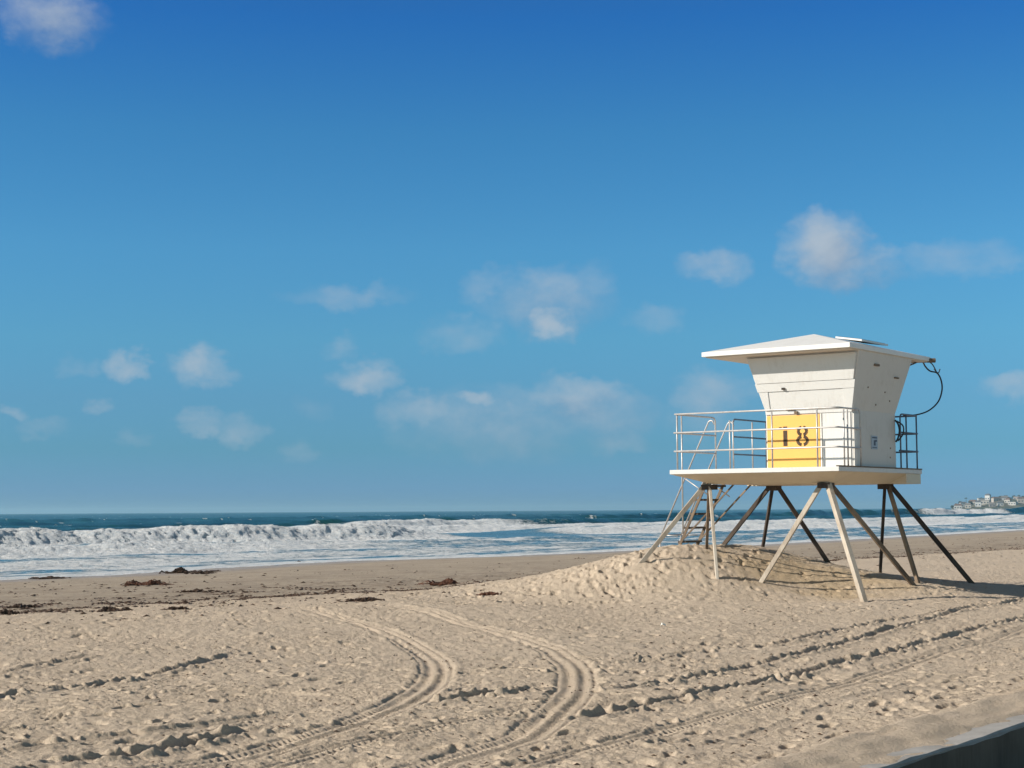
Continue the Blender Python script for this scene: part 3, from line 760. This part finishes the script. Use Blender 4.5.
# ------------------------------------------------------------------ far headland with houses and trees
HD = 2600.0
def hxy(px, d): t = ray(px, 500); k = d/math.hypot(t.x, t.y); return t.x*k, t.y*k
def ridge(px): return np.interp(px, [948, 956, 966, 976, 990, 1004, 1016, 1024, 1060, 1120, 1200, 1260], [-2, 4, 7.5, 10.5, 12.5, 14, 14.5, 15, 18, 22, 20, -2])
nx_, ny_ = 150, 14
HX = np.zeros((ny_, nx_)); HY = HX.copy(); HZ = HX.copy()
for i in range(nx_):
    px = 946+(1262-946)*i/(nx_-1)
    for j in range(ny_):
        t = j/(ny_-1); d = HD-40+420*t; x, y = hxy(px, d); HX[j, i] = x; HY[j, i] = y
        p = [0, .25, .55, .75, .9, 1, 1, .98, .92, .8, .6, .4, .2, 0]
        HZ[j, i] = -2+(ridge(px)+2)*p[j]*(1+.08*math.sin(i*.9+j))
nh = NT('headland_scrub'); co = nh.coord()
nh.base(nh.mix(nh.ramp(nh.noise(co, .03, 5, .7), [(.4, 0), (.6, 1)]), (.07, .085, .055), (.20, .17, .12))); nh.rough(.95, .1)
hd = grid_mesh('headland', HX, HY, HZ, nh.m)
tag(hd, 'low far headland at the right end of the horizon', None, None, 'structure')
def hz(px, t):
    p = [0, .25, .55, .75, .9, 1, 1, .98, .92, .8, .6, .4, .2, 0]
    return -2+(ridge(px)+2)*np.interp(t*(13), range(14), p)
house_cols = [(.52, .50, .47), (.42, .37, .32), (.60, .59, .57), (.34, .29, .26), (.46, .42, .37)]
HM = [plain('house_wall_paint', c, .8, 0, .05, .3) for c in house_cols]
RM = [plain('house_roof_tile', c, .85, 0, .1, .3) for c in ((.16, .10, .08), (.12, .12, .13), (.22, .20, .19))]
WM = plain('house_window_glass', (.05, .06, .08), .2, 0, 0)
TM = plain('far_foliage', (.035, .055, .030), .9, 0, .3, .2); TK = plain('far_trunk', (.10, .075, .05), .9, 0, .1)
cname = ['white', 'tan', 'bright white', 'brown', 'cream']
rd = random.Random(11)
ORD = ['first','second','third','fourth','fifth','sixth','seventh','eighth','ninth','tenth','eleventh','twelfth','thirteenth','fourteenth','fifteenth','sixteenth','seventeenth','eighteenth','nineteenth','twentieth','twenty-first','twenty-second','twenty-third','twenty-fourth']
houses = [(958, .10, 12, 5, 0), (963, .16, 10, 6, 2), (968, .10, 9, 5, 4), (973, .22, 12, 5, 1), (978, .12, 9, 7, 2), (981, .34, 10, 6, 0), (985, .20, 13, 6, 4), (988, .40, 8, 9, 2),
          (992, .10, 9, 4, 3), (996, .30, 12, 5, 1), (1000, .12, 9, 4, 0), (1004, .36, 14, 4, 2), (1008, .20, 9, 5, 4), (1013, .14, 12, 4, 0), (1017, .34, 9, 5, 3), (1022, .18, 14, 7, 1)]
for k, (px, t, w, h, c) in enumerate(houses):
    d = HD-40+420*t; x, y = hxy(px, d); z = hz(px, t)-1.5; an = rd.uniform(-.5, .5)-.3
    e = empty('hillside_house', (x, y, z), an); dp = w*.7; rh = rd.choice([.4, 2.2, 2.6])
    MB().box((-w/2, -dp/2, 0), (w/2, dp/2, h+1.5)).build('wall', HM[c], e)
    z1 = h+1.503
    if rh < 1: MB().box((-w/2-.4, -dp/2-.4, z1), (w/2+.4, dp/2+.4, z1+.4)).build('roof', RM[k % 3], e)
    else: MB().add([(-w/2-.5, -dp/2-.5, z1), (w/2+.5, -dp/2-.5, z1), (w/2+.5, dp/2+.5, z1), (-w/2-.5, dp/2+.5, z1), (-w/2+1.5, 0, z1+rh), (w/2-1.5, 0, z1+rh)],
              [(3,2,1,0), (0,1,5,4), (2,3,4,5), (1,2,5), (3,0,4)]).build('roof', RM[k % 3], e)
    for q in range(max(2, int(w//4))):
        xx = -w/2+(q+.5)*w/max(2, int(w//4))
        MB().box((xx-1.0, -dp/2-.05, h*.5), (xx+1.0, -dp/2+.02, h*.5+1.7)).build('window', WM, e)
    tag(e, f'small {cname[c]} house, {ORD[k]} from the left end of the far headland', 'house', 'houses on the far headland')
tpx = sorted([966, 981, 984, 1000, 995, 1011, 1014, 1019]+[952, 956, 960, 970, 975, 988, 992, 1003, 1006, 1009, 1016, 1021, 978, 1023])
cnt = [0, 0]
for k, px in enumerate(tpx):
    t = rd.uniform(.30, .5) if k % 4 else rd.uniform(.08, .3)
    palm = px in (966, 981, 1000, 1011, 1019); cnt[palm] += 1
    d = HD-40+420*t; x, y = hxy(px, d); z = hz(px, t)-.4
    e = empty('palm_tree' if palm else 'hillside_tree', (x, y, z)); hgt = rd.uniform(6, 10) if palm else rd.uniform(4, 7)
    MB().tube([(0, 0, 0), (.2, 0, hgt*.5), (.1, 0, hgt)], [.45, .35, .25], 6).build('trunk', TK, e)
    mb = MB()
    if palm:
        for q in range(14):
            a = q*2.4; L = 2.4; up = rd.uniform(.1, 1.0)
            p = [Vector((0, 0, hgt)), Vector((math.cos(a)*L*.5, math.sin(a)*L*.5, hgt+up)), Vector((math.cos(a)*L, math.sin(a)*L, hgt-.9+up*.6))]
            mb.tube(p, [.25, .45, .08], 4)
    else:
        for q in range(150):
            u = Vector((rd.gauss(0, 1), rd.gauss(0, 1), rd.gauss(0, 1))); u.normalize(); r_ = hgt*.42*rd.uniform(.5, 1)
            c = Vector((u.x*r_*1.1, u.y*r_*1.1, hgt*.75+u.z*r_*.75)); s3 = rd.uniform(.5, .9)
            a = Vector((rd.gauss(0, 1), rd.gauss(0, 1), rd.gauss(0, 1))).normalized()*s3; b = a.cross(u).normalized()*s3
            mb.add([c-a, c+b, c+a, c-b], [(0, 1, 2, 3)])
    mb.build('crown', TM, e)
    if palm: tag(e, f'slender palm over the far headland roofs, {ORD[cnt[1]-1]} palm from its left end', 'palm tree', 'palms on the far headland')
    else: tag(e, f'small dark round tree on the far headland, {ORD[cnt[0]-1]} round tree from its left end', 'tree', 'trees on the far headland')

# ------------------------------------------------------------------ sky, sun
SUN_EL = R(27.5); sx, sy = -math.sin(R(78)), -math.cos(R(78))
w = bpy.data.worlds.new('World'); scene.world = w; w.use_nodes = True
t = w.node_tree; N = t.nodes; N.clear()
class WN(NT):
    def __init__(s): s.t = t; s.n = N
wn = WN()
sky = wn.new('ShaderNodeTexSky', sky_type='NISHITA'); sky.sun_disc = False; sky.sun_elevation = SUN_EL; sky.sun_rotation = math.atan2(sx, sy)
sky.air_density = 1.0; sky.dust_density = .1; sky.ozone_density = 1.5; sky.altitude = 0
tc = wn.coord('Generated'); sep = wn.new('ShaderNodeSeparateXYZ'); wn.link(tc, sep.inputs[0])
el = wn.math('ARCSINE', sep.outputs[2]); azn = wn.math('ARCTAN2', sep.outputs[0], sep.outputs[1])
elr = wn.math('MULTIPLY', el, 1/R(40), True)
SKY_STOPS = [(0, (0.1478, 0.3481, 0.8272)), (0.0191, (0.1523, 0.3589, 0.8527)), (0.0538, (0.1473, 0.3781, 0.708)), (0.0971, (0.1839, 0.4242, 0.7085)), (0.1488, (0.2117, 0.5145, 0.7474)), (0.2256, (0.2161, 0.567, 0.8094)), (0.3259, (0.1672, 0.5303, 0.8031)), (0.423, (0.0974, 0.4284, 0.8402)), (0.55, (0.17, 0.36, 0.62)), (0.72, (0.26, 0.32, 0.38)), (1, (0.3, 0.31, 0.31))]
grade = wn.ramp(elr, SKY_STOPS)
skyc = wn.mix(1.0, sky.outputs[0], grade, 'MULTIPLY')
# sky paled and warmed to the sides and behind, as fill for shaded faces
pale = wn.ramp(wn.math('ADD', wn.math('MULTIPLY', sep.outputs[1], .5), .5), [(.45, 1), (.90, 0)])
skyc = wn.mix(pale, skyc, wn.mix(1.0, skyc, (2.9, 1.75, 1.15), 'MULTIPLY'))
clouds = [(52,16,44,30,.68),(30,2,30,16,.45),(545,300,62,30,.50),(551,322,26,20,.75),(497,287,34,17,.40),(590,285,24,22,.35),(460,335,38,18,.34),(716,267,32,17,.5),(828,250,38,34,.88),(848,266,44,22,.7),
 (800,245,20,22,.5),(955,258,62,16,.34),(990,262,30,12,.3),(350,297,58,11,.34),(197,366,30,18,.68),(215,374,22,12,.5),(129,366,17,14,.62),(72,365,17,9,.26),(95,367,14,8,.25),(366,378,32,16,.65),(341,348,14,12,.3),
 (476,398,18,9,.6),(420,412,40,18,.5),(505,425,95,34,.42),(572,398,46,20,.6),(605,414,50,26,.46),(615,440,28,14,.34),(200,421,24,12,.45),(241,431,22,15,.4),(97,407,12,7,.35),(14,415,10,7,.35),(42,426,22,9,.22),
 (299,452,14,11,.3),(313,408,16,10,.18),(656,319,28,14,.26),(712,395,32,24,.5),(705,420,40,20,.25),(1016,384,26,14,.5),(135,436,12,8,.2),(420,410,14,7,.4),(393,413,14,7,.35),(510,406,14,6,.4)]
vecn = wn.new('ShaderNodeCombineXYZ'); wn.link(azn, vecn.inputs[0]); wn.link(wn.math('MULTIPLY', el, 1.35), vecn.inputs[1])
vec = vecn.outputs[0]
wpx = wn.math('MULTIPLY', wn.math('SUBTRACT', wn.noise(vec, 36, 5, .6), .5), .034)
wpy = wn.math('MULTIPLY', wn.math('SUBTRACT', wn.noise(wn.mapping(vec, (1.3, 1.3, 1)), 44, 5, .6), .5), .024)
azw = wn.math('ADD', azn, wpx); elw = wn.math('ADD', el, wpy)
def cover(azs, els, cl):
    dens = None
    for (px, py, rx_, ry_, a) in cl:
        d = ray(px, py).normalized(); a0 = math.atan2(d.x, d.y); e0 = math.asin(d.z)
        u = wn.math('MULTIPLY', wn.math('SUBTRACT', azs, a0), F/rx_/1.32); v = wn.math('MULTIPLY', wn.math('SUBTRACT', els, e0), F/ry_/1.32)
        r2 = wn.math('ADD', wn.math('MULTIPLY', u, u), wn.math('MULTIPLY', v, v))
        k = wn.math('MULTIPLY', wn.math('SUBTRACT', 1.0, r2, True), a)
        dens = k if dens is None else wn.math('MAXIMUM', dens, k)
    return dens
big_cl = [c for c in clouds if c[2]*c[3]*c[4] > 420]
dens = cover(azw, elw, clouds)
above = cover(wn.math('SUBTRACT', azw, .004), wn.math('ADD', elw, .0075), big_cl)
nz = wn.noise(vec, 30, 7, .58, .15)
k_ = wn.math('ADD', wn.math('MULTIPLY', wn.math('SUBTRACT', nz, .5), 2.4), wn.math('ADD', .58, wn.math('MULTIPLY', dens, .75)))
al = wn.math('MULTIPLY', wn.math('MULTIPLY', dens, .86), wn.math('MINIMUM', wn.math('MAXIMUM', k_, 0.0), 1.15), True)
sh_ = wn.math('ADD', wn.math('MULTIPLY', wn.math('SUBTRACT', above, dens), 1.9), wn.math('ADD', .42, wn.math('MULTIPLY', wn.math('SUBTRACT', .5, nz), 1.2)), True)
ccol = wn.mix(sh_, (3.35, 3.8, 4.3), (1.8, 2.45, 3.4))
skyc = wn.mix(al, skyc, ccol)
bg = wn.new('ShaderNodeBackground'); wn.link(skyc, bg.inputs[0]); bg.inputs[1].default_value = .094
out = wn.new('ShaderNodeOutputWorld'); wn.link(bg.outputs[0], out.inputs[0])
sd = bpy.data.lights.new('sun', 'SUN'); sd.energy = 4.2; sd.angle = R(.5); sd.color = (1, .93, .82)
so_ = bpy.data.objects.new('sun', sd); COL.objects.link(so_)
dv = Vector((sx*math.cos(SUN_EL), sy*math.cos(SUN_EL), math.sin(SUN_EL)))
so_.rotation_euler = dv.to_track_quat('Z', 'Y').to_euler(); so_.location = dv*60

hb_ = MB().box((-12500, -12500, -5.6), (12500, 12500, 34)).build('haze', None)
hm_ = bpy.data.materials.new('thin_sea_haze'); hm_.use_nodes = True; ht = hm_.node_tree; ht.nodes.clear()
vo = ht.nodes.new('ShaderNodeVolumePrincipled'); vo.inputs['Color'].default_value = (.50, .82, 1, 1); vo.inputs['Density'].default_value = .00011; vo.inputs['Anisotropy'].default_value = .2
mo_ = ht.nodes.new('ShaderNodeOutputMaterial'); ht.links.new(vo.outputs[0], mo_.inputs['Volume']); hb_.data.materials.append(hm_)
tag(hb_, 'thin pale sea haze lying over the distant headland', None, None, 'stuff')
scene.view_settings.view_transform = 'Standard'; scene.view_settings.look = 'None'; scene.view_settings.gamma = 1
scene.view_settings.exposure = .54
scene.cycles.max_bounces = 4; scene.cycles.diffuse_bounces = 3; scene.cycles.volume_bounces = 0; scene.cycles.use_denoising = True
